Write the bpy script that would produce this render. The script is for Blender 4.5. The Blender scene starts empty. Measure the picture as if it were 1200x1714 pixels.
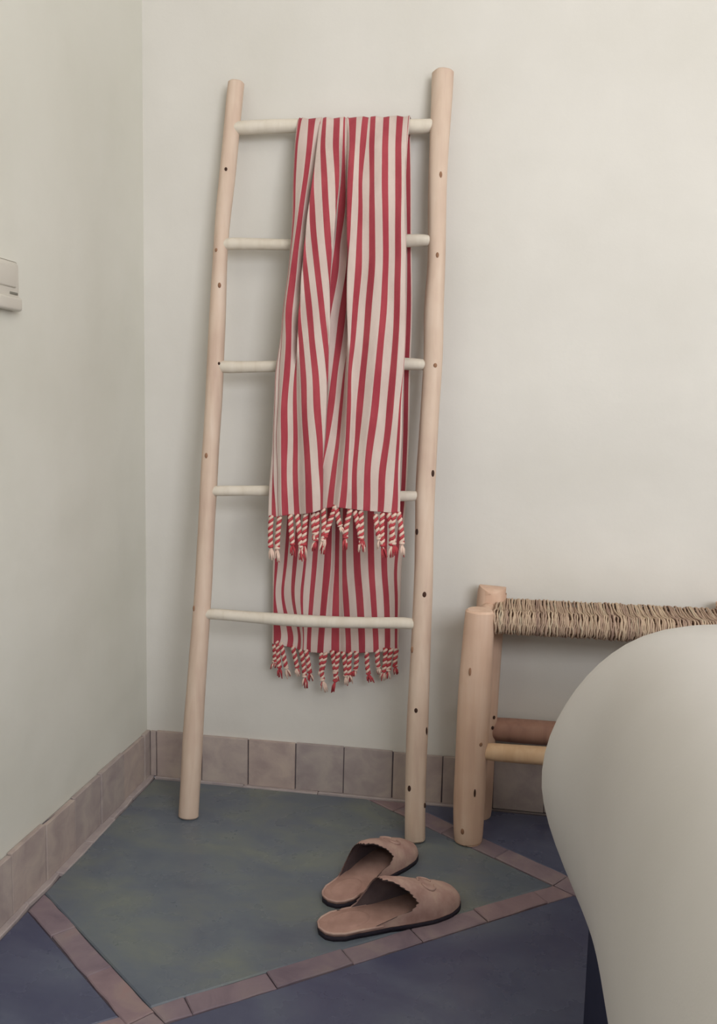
import bpy, bmesh, math, random
from mathutils import Vector, Matrix, noise
random.seed(7)
S = bpy.context.scene
COL = S.collection

# ------------------------------------------------------------------ camera
cam_pos = Vector((0.72347, -1.69556, 0.78791))
yaw, pitch, roll, fpx = math.radians(-9.4508), math.radians(6.8833), math.radians(1.2582), 1478.25
fw = Vector((math.sin(yaw)*math.cos(pitch), math.cos(yaw)*math.cos(pitch), -math.sin(pitch)))
rt0 = Vector((math.cos(yaw), -math.sin(yaw), 0)); up0 = rt0.cross(fw)
rt = rt0*math.cos(roll) + up0*math.sin(roll); up = up0*math.cos(roll) - rt0*math.sin(roll)
cd = bpy.data.cameras.new('camera'); cam = bpy.data.objects.new('camera', cd); COL.objects.link(cam)
cd.sensor_fit = 'VERTICAL'; cd.sensor_height = 36; cd.lens = fpx/1714*36; cd.clip_start = 0.02
m = Matrix((rt, up, -fw)).transposed().to_4x4(); m.translation = cam_pos; cam.matrix_world = m
S.camera = cam

# ------------------------------------------------------------------ world, lights, exposure
w = bpy.data.worlds.new('world'); S.world = w; w.use_nodes = True
w.node_tree.nodes['Background'].inputs[0].default_value = (0.75, 0.82, 1.0, 1)
w.node_tree.nodes['Background'].inputs[1].default_value = 0.3
def area(name, loc, target, sx, sy, power, col):
    l = bpy.data.lights.new(name, 'AREA'); l.shape = 'RECTANGLE'; l.size = sx; l.size_y = sy
    l.energy = power; l.color = col
    o = bpy.data.objects.new(name, l); COL.objects.link(o); o.location = loc
    o.rotation_euler = (Vector(target)-Vector(loc)).to_track_quat('-Z', 'Y').to_euler(); return o
area('ceiling_lamp_light', (1.35, -1.45, 2.25), (0.75, -0.1, 0.9), 1.1, 1.1, 8.5, (1.0, 0.96, 0.92))
area('added_front_light', (1.85, -2.9, 1.35), (0.5, -0.1, 0.45), 1.4, 1.3, 58, (0.92, 0.945, 1.0))  # added cool soft light before the solid front wall; no window there
S.view_settings.view_transform = 'Standard'; S.view_settings.look = 'None'
S.view_settings.gamma = 1; S.view_settings.use_curve_mapping = False
S.view_settings.exposure = 0.0

# ------------------------------------------------------------------ helpers
def lin(c):
    return tuple(((v/255)/12.92 if v/255 <= .04045 else ((v/255+.055)/1.055)**2.4) for v in c) + (1,)
def tag(o, label=None, cat=None, group=None, kind=None):
    if label: o['label'] = label
    if cat: o['category'] = cat
    if group: o['group'] = group
    if kind: o['kind'] = kind
    return o
def empty(name, loc, label, cat, group=None):
    o = bpy.data.objects.new(name, None); COL.objects.link(o); o.location = loc; o.empty_display_size = .05
    return tag(o, label, cat, group)
def link(name, me, mats, parent=None, smooth=True):
    for mt in (mats if isinstance(mats, (list, tuple)) else [mats]): me.materials.append(mt)
    o = bpy.data.objects.new(name, me); COL.objects.link(o)
    if parent:
        o.parent = parent
        P = parent.matrix_basis.copy(); q = parent.parent
        while q: P = q.matrix_basis @ P; q = q.parent
        if any(abs(P[i][3]) > 1e-9 for i in range(3)) or parent.rotation_euler.z:
            me.transform(P.inverted())
    if smooth:
        for p in me.polygons: p.use_smooth = True
    return o
def mesh(vs, fs, name='m'):
    me = bpy.data.meshes.new(name); me.from_pydata([tuple(v) for v in vs], [], fs); me.update(); return me
def bm_obj(name, bm, mats, parent=None, smooth=True):
    bmesh.ops.recalc_face_normals(bm, faces=bm.faces)
    me = bpy.data.meshes.new(name); bm.to_mesh(me); bm.free(); return link(name, me, mats, parent, smooth)
def smooth_by_angle(o, deg=35):
    me = o.data
    bm = bmesh.new(); bm.from_mesh(me)
    for e in bm.edges:
        if len(e.link_faces) == 2 and e.calc_face_angle(0) > math.radians(deg): e.smooth = False
    bm.to_mesh(me); bm.free()

def tube_data(path, radii, seg=20, wob=0.0, seed=0, bevel=0.0, twist=None, caps=True):
    """closed log along path; radii per point; slight out-of-round wobble"""
    path = [Vector(p) for p in path]; vs = []; fs = []
    rings = []
    pts = list(zip(path, radii))
    if bevel:
        d0 = (path[1]-path[0]).normalized(); d1 = (path[-1]-path[-2]).normalized()
        pts = [(path[0], radii[0]-bevel), (path[0]+d0*bevel, radii[0])] + pts[1:-1] + [(path[-1]-d1*bevel, radii[-1]), (path[-1], radii[-1]-bevel)]
    n = len(pts)
    ref = Vector((0, 1, 0)) if abs((path[-1]-path[0]).normalized().y) < .8 else Vector((1, 0, 0))
    for i, (p, r) in enumerate(pts):
        a = pts[max(0, i-1)][0]; b = pts[min(n-1, i+1)][0]; t = (b-a).normalized()
        u = t.cross(ref).normalized(); v = t.cross(u)
        s = len(vs)
        for k in range(seg):
            an = 2*math.pi*k/seg
            f = 1 + wob*noise.noise(Vector((math.cos(an)*1.3+seed*7, math.sin(an)*1.3, (p-path[0]).length*7)))
            vs.append(p + (u*math.cos(an)+v*math.sin(an))*r*f)
        rings.append(s)
    for a, b in zip(rings[:-1], rings[1:]):
        for k in range(seg):
            fs.append((a+k, a+(k+1) % seg, b+(k+1) % seg, b+k))
    if caps:
        fs.append(tuple(rings[0]+k for k in range(seg))[::-1]); fs.append(tuple(rings[-1]+k for k in range(seg)))
    return vs, fs
def resample(pts, n):
    """catmull-rom through control tuples (x,y,z,r)"""
    out = []; m_ = len(pts)
    for i in range(m_-1):
        p0, p1, p2, p3 = pts[max(0, i-1)], pts[i], pts[i+1], pts[min(m_-1, i+2)]
        for k in range(n):
            t = k/n
            out.append(tuple(.5*((2*b)+(-a+c)*t+(2*a-5*b+4*c-d)*t*t+(-a+3*b-3*c+d)*t**3) for a, b, c, d in zip(p0, p1, p2, p3)))
    out.append(pts[-1]); return out
def log(name, ctrl, mat, parent, wob=.07, seed=0, bevel=.003, seg=24, n=6):
    c = resample(ctrl, n)
    vs, fs = tube_data([p[:3] for p in c], [p[3] for p in c], seg, wob, seed, bevel)
    o = link(name, mesh(vs, fs), mat, parent); smooth_by_angle(o, 40); return o
def box_bm(bm, x0, x1, y0, y1, z0, z1, bev=.001, jit=0.0):
    vs = [bm.verts.new((x+random.uniform(-jit, jit), y+random.uniform(-jit, jit), z+random.uniform(-jit, jit))) for x in (x0, x1) for y in (y0, y1) for z in (z0, z1)]
    for f in ((0, 1, 3, 2), (4, 6, 7, 5), (0, 4, 5, 1), (2, 3, 7, 6), (0, 2, 6, 4), (1, 5, 7, 3)):
        bm.faces.new([vs[i] for i in f])
    if bev:
        bmesh.ops.bevel(bm, geom=list(bm.edges), offset=bev, segments=2, affect='EDGES', profile=.6)
def prism(name, poly, z0, z1, mat, parent, bev=.0015, kind=None):
    bm = bmesh.new()
    b = [bm.verts.new((x, y, z0)) for x, y in poly]; t = [bm.verts.new((x, y, z1)) for x, y in poly]
    n = len(poly); bm.faces.new(b[::-1]); bm.faces.new(t)
    for i in range(n): bm.faces.new((b[i], b[(i+1) % n], t[(i+1) % n], t[i]))
    bmesh.ops.recalc_face_normals(bm, faces=bm.faces)
    if bev:
        es = [e for e in bm.edges if all(abs(v.co.z-z1) < 1e-6 for v in e.verts)]
        bmesh.ops.bevel(bm, geom=es, offset=bev, segments=1, affect='EDGES')
    return bm_obj(name, bm, mat, parent, smooth=False)
def clip(poly, n, d):     # keep n.p <= d
    out = []
    for i in range(len(poly)):
        a, b = poly[i], poly[(i+1) % len(poly)]
        da = n[0]*a[0]+n[1]*a[1]-d; db = n[0]*b[0]+n[1]*b[1]-d
        if da <= 0: out.append(a)
        if da*db < 0:
            t = da/(da-db); out.append((a[0]+(b[0]-a[0])*t, a[1]+(b[1]-a[1])*t))
    return out

# ------------------------------------------------------------------ materials
def mat(name, rough=.8, spec=.3):
    m_ = bpy.data.materials.new(name); m_.use_nodes = True; nt = m_.node_tree
    b = nt.nodes['Principled BSDF']; b.inputs['Roughness'].default_value = rough
    b.inputs['Specular IOR Level'].default_value = spec
    return m_, nt, b
def ramp(nt, stops, fac):
    r = nt.nodes.new('ShaderNodeValToRGB'); e = r.color_ramp.elements
    while len(e) < len(stops): e.new(.5)
    for i, (p, c) in enumerate(stops): e[i].position = p; e[i].color = lin(c)
    nt.links.new(fac, r.inputs[0]); return r.outputs[0]
def noise_node(nt, scale, detail=4, stretch=None, coord='Object', rough=.55, dist=0):
    tc = nt.nodes.new('ShaderNodeTexCoord'); mp = nt.nodes.new('ShaderNodeMapping')
    if stretch: mp.inputs['Scale'].default_value = stretch
    nt.links.new(tc.outputs[coord], mp.inputs[0])
    n = nt.nodes.new('ShaderNodeTexNoise'); n.inputs['Scale'].default_value = scale; n.inputs['Detail'].default_value = detail
    n.inputs['Roughness'].default_value = rough; n.inputs['Distortion'].default_value = dist
    nt.links.new(mp.outputs[0], n.inputs[0]); return n.outputs[0]
def bump(nt, b, h, strength, dist=.002):
    n = nt.nodes.new('ShaderNodeBump'); n.inputs['Strength'].default_value = strength; n.inputs['Distance'].default_value = dist
    nt.links.new(h, n.inputs['Height']); 
    if b.inputs['Normal'].is_linked:
        src = b.inputs['Normal'].links[0].from_socket; nt.links.new(src, n.inputs['Normal'])
    nt.links.new(n.outputs[0], b.inputs['Normal'])
def simple(name, stops, scale, rough=.8, detail=4, stretch=None, bs=None, bstr=.3, bdist=.002, spec=.3, coord='Object', dist=0):
    m_, nt, b = mat(name, rough, spec)
    nt.links.new(ramp(nt, stops, noise_node(nt, scale, detail, stretch, coord, dist=dist)), b.inputs['Base Color'])
    if bs: bump(nt, b, noise_node(nt, bs, 4, None if stretch is None else stretch, coord), bstr, bdist)
    return m_
def tint(name, stops, scale, amount=.25, **k):
    """like simple but with a per-object random shift (tiles fired differently)"""
    m_ = simple(name, stops, scale, **k); nt = m_.node_tree; b = nt.nodes['Principled BSDF']
    src = b.inputs['Base Color'].links[0].from_socket
    oi = nt.nodes.new('ShaderNodeObjectInfo'); r = nt.nodes.new('ShaderNodeValToRGB')
    e = r.color_ramp.elements; e.new(.5)
    e[0].color = (1-amount, 1-amount, 1-amount*.8, 1); e[1].position = .5; e[1].color = (1, 1, 1, 1); e[2].position = 1; e[2].color = (1+amount*.5, 1, 1-amount*.3, 1)
    nt.links.new(oi.outputs['Random'], r.inputs[0])
    mx = nt.nodes.new('ShaderNodeMix'); mx.data_type = 'RGBA'; mx.blend_type = 'MULTIPLY'; mx.inputs[0].default_value = 1
    nt.links.new(src, mx.inputs[6]); nt.links.new(r.outputs[0], mx.inputs[7]); nt.links.new(mx.outputs[2], b.inputs['Base Color'])
    return m_

M_wall = simple('lime_plaster', [(.3, (216, 212, 203)), (.5, (220, 216, 208)), (.7, (225, 221, 213))], 3.2, rough=.92, bs=26, bstr=.25, bdist=.003, spec=.15)
bump(M_wall.node_tree, M_wall.node_tree.nodes['Principled BSDF'], noise_node(M_wall.node_tree, 3.5, 2), .35, .02)
M_wall_left = simple('lime_plaster_cream', [(.3, (213, 211, 199)), (.5, (218, 216, 205)), (.7, (222, 220, 210))], 3.2, rough=.92, bs=26, bstr=.25, bdist=.003, spec=.15)
bump(M_wall_left.node_tree, M_wall_left.node_tree.nodes['Principled BSDF'], noise_node(M_wall_left.node_tree, 3.5, 2), .35, .02)
M_tile = tint('bejmat_tile', [(.3, (168, 154, 150)), (.5, (181, 167, 161)), (.68, (192, 179, 169))], 22, amount=.14, rough=.7, bs=60, bstr=.35, bdist=.002, dist=.5)
M_strip = tint('floor_strip_tile', [(.3, (128, 112, 122)), (.5, (143, 126, 133)), (.62, (151, 135, 136)), (.75, (155, 128, 130))], 16, amount=.2, rough=.65, bs=60, bstr=.4, bdist=.002, dist=.6)
M_grout = simple('grout', [(.3, (92, 84, 92)), (.7, (110, 102, 106))], 40, rough=.95)
M_grout_light = simple('mortar_border', [(.3, (168, 156, 156)), (.7, (188, 176, 172))], 30, rough=.9, bs=50, bstr=.5, bdist=.003)
def cement(name, c0, c1, c2, c3):
    m_, nt, b = mat(name, .42, .4)
    a = noise_node(nt, 5.5, 7, (1, 1.7, 1), rough=.6, dist=.45)
    nt.links.new(ramp(nt, [(.3, c0), (.45, c1), (.58, c2), (.72, c3)], a), b.inputs['Base Color'])
    r = ramp(nt, [(.3, (110, 110, 110)), (.7, (175, 175, 175))], noise_node(nt, 9, 5)); nt.links.new(r, b.inputs['Roughness'])
    bump(nt, b, noise_node(nt, 14, 5), .25, .003)
    return m_
M_green = cement('green_cement', (96, 104, 118), (106, 114, 124), (115, 122, 123), (126, 132, 123))
M_blue = cement('slate_cement', (74, 77, 104), (82, 86, 110), (90, 95, 117), (99, 106, 122))
M_white_plastic = simple('aged_white_plastic', [(.3, (206, 200, 188)), (.7, (212, 207, 196))], 8, rough=.45, spec=.4)
M_slot = simple('slot_grey', [(.3, (120, 118, 108)), (.7, (130, 127, 118))], 8, rough=.5)

def wood(name, stops, scale=1.0, rough=.62):
    m_, nt, b = mat(name, rough, .3)
    tc = nt.nodes.new('ShaderNodeTexCoord'); mp = nt.nodes.new('ShaderNodeMapping'); mp.inputs['Scale'].default_value = (30*scale, 30*scale, 2.2*scale)
    nt.links.new(tc.outputs['Object'], mp.inputs[0])
    n = nt.nodes.new('ShaderNodeTexNoise'); n.inputs['Scale'].default_value = 2.2; n.inputs['Detail'].default_value = 6; n.inputs['Distortion'].default_value = .5
    nt.links.new(mp.outputs[0], n.inputs[0])
    n2 = noise_node(nt, 9, 3)
    mx = nt.nodes.new('ShaderNodeMix'); mx.inputs[0].default_value = .45
    nt.links.new(n.outputs[0], mx.inputs[2]); nt.links.new(n2, mx.inputs[3])
    nt.links.new(ramp(nt, stops, mx.outputs[0]), b.inputs['Base Color'])
    bump(nt, b, n.outputs[0], .3, .0012)
    return m_
M_pole = wood('peeled_eucalyptus', [(.3, (200, 172, 154)), (.5, (214, 190, 170)), (.7, (224, 204, 186))])
M_rung = wood('pale_rung_wood', [(.3, (210, 198, 180)), (.5, (220, 210, 194)), (.7, (228, 219, 205))])
M_leg = wood('stool_wood', [(.3, (204, 168, 146)), (.5, (218, 184, 160)), (.7, (229, 200, 178))])
M_stretcher = wood('stool_rail_wood', [(.3, (208, 170, 132)), (.5, (222, 188, 152)), (.7, (230, 200, 168))])
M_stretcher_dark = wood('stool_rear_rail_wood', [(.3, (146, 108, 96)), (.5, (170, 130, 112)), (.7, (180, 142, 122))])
M_knot = simple('dark_knot', [(.3, (52, 34, 28)), (.7, (78, 52, 40))], 60)
M_knot_soft = simple('soft_knot', [(.3, (142, 104, 80)), (.7, (160, 122, 96))], 60)

def cloth(name, c0, c1):
    m_, nt, b = mat(name, .95, .1)
    nt.links.new(ramp(nt, [(.35, c0), (.65, c1)], noise_node(nt, 35, 3, (1, 1, .35))), b.inputs['Base Color'])
    wv = noise_node(nt, 420, 2, (1, 1, 1)); bump(nt, b, wv, .35, .0008)
    bump(nt, b, noise_node(nt, 30, 3, (1, 1, .4)), .25, .003)
    if 'Sheen Weight' in b.inputs: b.inputs['Sheen Weight'].default_value = .15
    return m_
M_cw = cloth('cotton_white_stripe', (202, 182, 172), (212, 194, 184))
M_cr = cloth('cotton_red_stripe', (158, 62, 72), (172, 74, 82))
M_tw = simple('fringe_white', [(.3, (222, 190, 172)), (.7, (232, 206, 190))], 60, rough=.95)
M_tr = simple('fringe_red', [(.3, (172, 60, 68)), (.7, (192, 80, 84))], 60, rough=.95)
M_linen = simple('white_linen', [(.3, (212, 208, 202)), (.7, (219, 215, 210))], 4, rough=.9, bs=300, bstr=.12, bdist=.001, spec=.15)
M_bedframe = simple('dark_blue_bed_base', [(.3, (28, 34, 62)), (.7, (36, 42, 70))], 12, rough=.8)
M_suede = simple('tan_suede', [(.3, (170, 136, 128)), (.5, (190, 158, 148)), (.7, (208, 180, 166))], 30, rough=.95, bs=260, bstr=.35, bdist=.001, spec=.1)
M_insole = simple('suede_insole', [(.3, (166, 132, 122)), (.7, (188, 152, 140))], 34, rough=.95, bs=200, bstr=.3, bdist=.001, spec=.1)
M_lining = simple('slipper_lining', [(.3, (84, 72, 76)), (.7, (104, 90, 90))], 40, rough=.95)
M_sole = simple('dark_sole', [(.3, (36, 32, 44)), (.7, (50, 44, 54))], 40, rough=.8)
def rush_mat():
    m_, nt, b = mat('twisted_rush', .85, .2)
    at = nt.nodes.new('ShaderNodeAttribute'); at.attribute_name = 'shade'
    n = noise_node(nt, 120, 3, (1.5, .3, .3)); ma = nt.nodes.new('ShaderNodeMath'); ma.operation = 'ADD'
    ml = nt.nodes.new('ShaderNodeMath'); ml.operation = 'MULTIPLY'; ml.inputs[1].default_value = .6
    nt.links.new(n, ml.inputs[0]); nt.links.new(ml.outputs[0], ma.inputs[0]); nt.links.new(at.outputs['Fac'], ma.inputs[1])
    nt.links.new(ramp(nt, [(.2, (166, 138, 124)), (.5, (192, 166, 144)), (.75, (212, 188, 162)), (.98, (186, 178, 156))], ma.outputs[0]), b.inputs['Base Color'])
    bump(nt, b, n, .5, .001)
    return m_
M_rush = rush_mat()

# ------------------------------------------------------------------ room
XR, YF, ZC = 2.7, -3.1, 2.4
def wall_grid(name, o, du, dv, nu, nv, nrm, m_, amp=.0035):
    vs = []; fs = []
    o, du, dv, nrm = map(Vector, (o, du, dv, nrm))
    for j in range(nv+1):
        for i in range(nu+1):
            p = o+du*(i/nu)+dv*(j/nv)
            edge = min(1, min(i, nu-i)/2)*min(1, min(j, nv-j)/2)
            vs.append(p+nrm*(amp*edge*noise.noise(p*2.6)))
    for j in range(nv):
        for i in range(nu):
            a = j*(nu+1)+i; fs.append((a, a+1, a+nu+2, a+nu+1))
    o_ = link(name, mesh(vs, fs), m_); tag(o_, kind='structure')
    sm = o_.modifiers.new('thick', 'SOLIDIFY'); sm.thickness = .05; sm.offset = -1; sm.use_rim = False
    return o_
wall_grid('wall_back', (0, 0, 0), (XR, 0, 0), (0, 0, ZC), 60, 50, (0, -1, 0), M_wall)
wall_grid('wall_left', (0, YF, 0), (0, -YF, 0), (0, 0, ZC), 60, 50, (1, 0, 0), M_wall_left)
wall_grid('wall_right', (XR, 0, 0), (0, YF, 0), (0, 0, ZC), 10, 10, (-1, 0, 0), M_wall)
wall_grid('wall_front', (XR, YF, 0), (-XR, 0, 0), (0, 0, ZC), 10, 10, (0, 1, 0), M_wall)
wall_grid('ceiling', (0, 0, ZC), (XR, 0, 0), (0, YF, 0), 10, 10, (0, 0, -1), M_wall)

# floor: grout bed with cement panels and strips of tile
bm = bmesh.new(); box_bm(bm, 0, XR, YF, 0, -.05, -.004, bev=0)
floor = bm_obj('floor', bm, M_grout, smooth=False); tag(floor, kind='structure')
rect = [(.021, YF), (XR, YF), (XR, -.014), (.021, -.014)]
A = ((.6125, -.7905), .7387, .0185); B = ((.632, .775), -.3634, .0185); C = ((.587, .81), .2897, .021)
neg = lambda n: (-n[0], -n[1])
gp = .0015
for sa in (0, 1):
    base = clip(rect, A[0], A[1]-A[2]-gp) if sa == 0 else clip(rect, neg(A[0]), -(A[1]+A[2]+gp))
    for k in range(3):
        p = base
        if k == 0: p = clip(p, B[0], B[1]-B[2]-gp)
        elif k == 1: p = clip(clip(p, neg(B[0]), -(B[1]+B[2]+gp)), C[0], C[1]-C[2]-gp)
        else: p = clip(p, neg(C[0]), -(C[1]+C[2]+gp))
        if len(p) < 3: continue
        q = prism('cement_panel', p, -.02, 0, M_green if (sa == 0 and k == 1) else M_blue, floor, .002)
        if sa == 0 and k == 1: tag(q, 'grey-green polished cement panel under the ladder')
def strip(L, d, t0, t1, tl, clips=(), phase=0):
    n, dd, hw = L
    t = t0+phase
    while t < t1:
        j = lambda s: random.uniform(-s, s)
        e0, e1 = t+.0006, t+tl-.0006
        ang = j(.012)
        pts = []
        q1, q2, q3 = e0+(e1-e0)*.25, e0+(e1-e0)*.5, e0+(e1-e0)*.75
        for (s, o) in ((e0, -hw), (q1, -hw), (q2, -hw), (q3, -hw), (e1, -hw), (e1, hw), (q3, hw), (q2, hw), (q1, hw), (e0, hw)):
            o += j(.0014); s += j(.0006)
            pts.append((n[0]*(dd+o)+d[0]*s, n[1]*(dd+o)+d[1]*s))
        for (cn, cc) in clips: pts = clip(pts, cn, cc) if pts else pts
        pts = clip(clip(pts, (-1, 0), -.022), (0, 1), -.015) if pts else pts
        if len(pts) >= 3:
            ar = abs(sum(pts[i][0]*pts[(i+1) % len(pts)][1]-pts[(i+1) % len(pts)][0]*pts[i][1] for i in range(len(pts))))/2
            if ar > 2e-4: prism('floor_tile', pts, -.02, random.uniform(.0002, .0016), M_strip, floor, .0015)
        t += tl
dA = (.7905, .6125)
strip(A, dA, -1.6, -.0233, .1176, clips=[((.632, .775), B[1]-B[2]-.001)], phase=.0023)
strip(A, dA, -.2585, .60, .1176, clips=[((-.632, -.775), -(B[1]+B[2]+.001)), ((.587, .81), C[1]-C[2]-.001)])
strip(A, dA, .35, 1.9, .1176, clips=[((-.587, -.81), -(C[1]+C[2]+.001))], phase=.02)
strip(B, (.775, -.632), .0, 2.6, .122, phase=.06)
strip(C, (.81, -.587), .2, 2.6, .122, phase=.02)
# mortar / tile border where the floor meets the walls
y = -.002
while y > YF:
    l = random.uniform(.09, .11); wd = .020+random.uniform(-.004, .005)
    prism('border_tile', [(0, y-l+.001), (wd+random.uniform(-.003, .002), y-l+.001), (wd, y-l*.7), (wd+random.uniform(-.001, .003), y-l*.35), (wd+random.uniform(-.004, .002), y), (0, y)], -.02, .003, M_grout_light, floor, .0015); y -= l
x = .021
while x < XR:
    l = random.uniform(.14, .2); wd = .012+random.uniform(-.002, .003)
    if x > .66: wd = .003
    prism('border_tile', [(x, -wd), (min(XR, x+l-.001), -wd+random.uniform(-.001, .001)), (min(XR, x+l-.001), 0), (x, 0)], -.02, .003, M_grout_light, floor, .0012); x += l

# baseboards: square fired tiles set on the wall
def board(name):
    o = bpy.data.objects.new(name, None); COL.objects.link(o); return tag(o, kind='structure')
bb = board('baseboard_back'); bl = board('baseboard_left')
bm = bmesh.new(); box_bm(bm, .0, XR, -.0035, .0, .0, .098, bev=0); bm_obj('mortar_bed', bm, M_grout, bb, smooth=False)
bm = bmesh.new(); box_bm(bm, 0, .0035, YF, .0, .0, .098, bev=0); bm_obj('mortar_bed', bm, M_grout, bl, smooth=False)
x0 = .0105; edges = [.0088, .023]+[.023+.1*k for k in range(1, 27)]
for a, b_ in zip(edges[:-1], edges[1:]):
    bm = bmesh.new(); th = .007+random.uniform(-.001, .0015)
    if b_ > XR: b_ = XR
    box_bm(bm, a+.0011, b_-.0011, -th, 0, .003, .100+random.uniform(-.0015, .0015), bev=.0012, jit=.0005)
    bm_obj('tile', bm, M_tile, bb, smooth=False)
y = -.001; k = 0
for yy in [-.032]+[-.032-.1*i for i in range(1, 31)]:
    bm = bmesh.new(); th = .0085+random.uniform(-.0015, .0015)
    box_bm(bm, 0, th, max(YF, yy)+.0011, y-.0011, .003, .100+random.uniform(-.002, .002), bev=.0012, jit=.0006)
    bm_obj('tile', bm, M_tile, bl, smooth=False); y = yy

# ------------------------------------------------------------------ wall control on the left wall
th = empty('wall_switch', (0, -.52, .915), 'white plastic wall switch box with a dark slot, cut off at the left edge', 'switch')
def rbox(name, x0, x1, y0, y1, z0, z1, m_, parent, bev=.004):
    bm = bmesh.new(); box_bm(bm, x0, x1, y0, y1, z0, z1, bev=0)
    bmesh.ops.bevel(bm, geom=list(bm.edges), offset=bev, segments=4, affect='EDGES', profile=.5)
    o = bm_obj(name, bm, m_, parent); smooth_by_angle(o, 50); return o
rbox('back_plate', 0, .005, -.582, -.472, .916, .985, M_white_plastic, th, .002)
rbox('housing', .004, .013, -.578, -.478, .920, .983, M_white_plastic, th, .006)
rbox('lower_cover', .004, .017, -.572, -.478, .913, .9325, M_white_plastic, th, .004)
rbox('raised_panel', .010, .0155, -.562, -.490, .945, .978, M_white_plastic, th, .003)
rbox('slot', .0125, .0142, -.506, -.486, .9355, .9390, M_slot, th, .0006)

# ------------------------------------------------------------------ ladder
lad = empty('wooden_ladder', (.37, -.16, 0), 'pale peeled-log ladder with five rungs leaning on the white wall', 'ladder')
def lp(px_, z, r, off=0): return (px_, -.163+.1022*z-off, z, r)
left = [lp(.1520, .0, .0196), lp(.1535, .08, .0194), lp(.1560, .19, .0182), lp(.1634, .385, .0163), lp(.1672, .53, .0160), lp(.1699, .69, .0160), lp(.1738, .80, .0165), lp(.1745, .915, .0160), lp(.1765, 1.08, .0140), lp(.1843, 1.219, .0155), lp(.1955, 1.384, .0150)]
right = [lp(.5865, .0, .0195), lp(.5835, .10, .0190), lp(.5824, .225, .0190), lp(.5830, .443, .0178), lp(.5810, .56, .0175), lp(.5800, .668, .0175), lp(.5842, .854, .0170), lp(.5825, .96, .0178), lp(.5835, 1.057, .0165), lp(.5800, 1.20, .0175), lp(.5815, 1.388, .0192)]
pl_ = log('pole', left, M_pole, lad, wob=.10, seed=1); pr_ = log('pole', right, M_pole, lad, wob=.10, seed=5)
rungs = [((.1835, 1.2978), (.572, 1.2940), .0120), ((.176, 1.0815), (.572, 1.0862), .0108), ((.170, .8570), (.575, .8630), .0112), ((.170, .6205), (.572, .6290), .0102), ((.163, .3850), (.575, .3915), .0110)]
for i, ((xa, za), (xb, zb), r) in enumerate(rungs):
    c = []
    for t in [0, .06, .2, .35, .5, .65, .8, .94, 1]:
        x = xa+(xb-xa)*t; z = za+(zb-za)*t + .003*math.sin(t*5+i*2.1)*(.0 if t in (0, 1) else 1)
        if i == 4: z += .002
        c.append(lp(x, z, r*(1+.06*math.sin(t*9+i))*(.85 if t in (0, 1) else 1), .001))
    log('rung', c, M_rung, lad, wob=.08, seed=10+i, bevel=.001, seg=18, n=3)
def knot(pole, x, y, z, rx, rz, m_, tilt=0, depth=.0022):
    """flattened bead sunk into the wood"""
    bm = bmesh.new(); bmesh.ops.create_uvsphere(bm, u_segments=12, v_segments=8, radius=1)
    nrm = Vector((x, y, 0))
    R_ = Matrix.Rotation(tilt, 4, 'Y')
    bmesh.ops.transform(bm, matrix=R_ @ Matrix.Diagonal((rx, depth, rz, 1)), verts=bm.verts)
    return bm
def place_knot(pole, ctrl, z, side, rx, rz, m_, tilt=0):
    cs = sorted(ctrl, key=lambda p: p[2])
    for a, b_ in zip(cs[:-1], cs[1:]):
        if a[2] <= z <= b_[2]:
            t = (z-a[2])/(b_[2]-a[2]); x, y, _, r = [a[i]+(b_[i]-a[i])*t for i in range(4)]
    bm = knot(pole, 0, 0, 0, rx, rz, m_, tilt)
    ang = math.asin(max(-.97, min(.97, side)))
    bmesh.ops.transform(bm, matrix=Matrix.Translation((x+math.sin(ang)*r, y-math.cos(ang)*r, z)) @ Matrix.Rotation(ang, 4, 'Z'), verts=bm.verts)
    bm_obj('knot', bm, m_, pole)
for z, sd, rx, rz, m_ in [(1.219, .1, .0028, .0034, M_knot), (1.005, .35, .0030, .0050, M_knot_soft), (1.07, -.3, .003, .004, M_knot_soft), (.688, -.15, .0030, .0052, M_knot_soft), (.40, -.7, .003, .006, M_knot_soft), (.86, .65, .0025, .003, M_knot)]:
    place_knot(pl_, left, z, sd, rx, rz, m_)
for z, sd, rx, rz, m_ in [(1.20, .35, .0028, .006, M_knot_soft), (1.058, .15, .0028, .0050, M_knot_soft), (.862, .35, .0036, .0042, M_knot_soft), (.669, .75, .0034, .0062, M_knot), (.563, -.70, .0036, .0058, M_knot), (.452, .25, .0036, .0052, M_knot), (.243, -.1, .0032, .0045, M_knot), (.203, .90, .0030, .009, M_knot), (.100, -.50, .0036, .0062, M_knot), (.068, .93, .003, .005, M_knot), (.35, -.8, .003, .006, M_knot_soft)]:
    place_knot(pr_, right, z, sd, rx, rz, m_)

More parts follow.
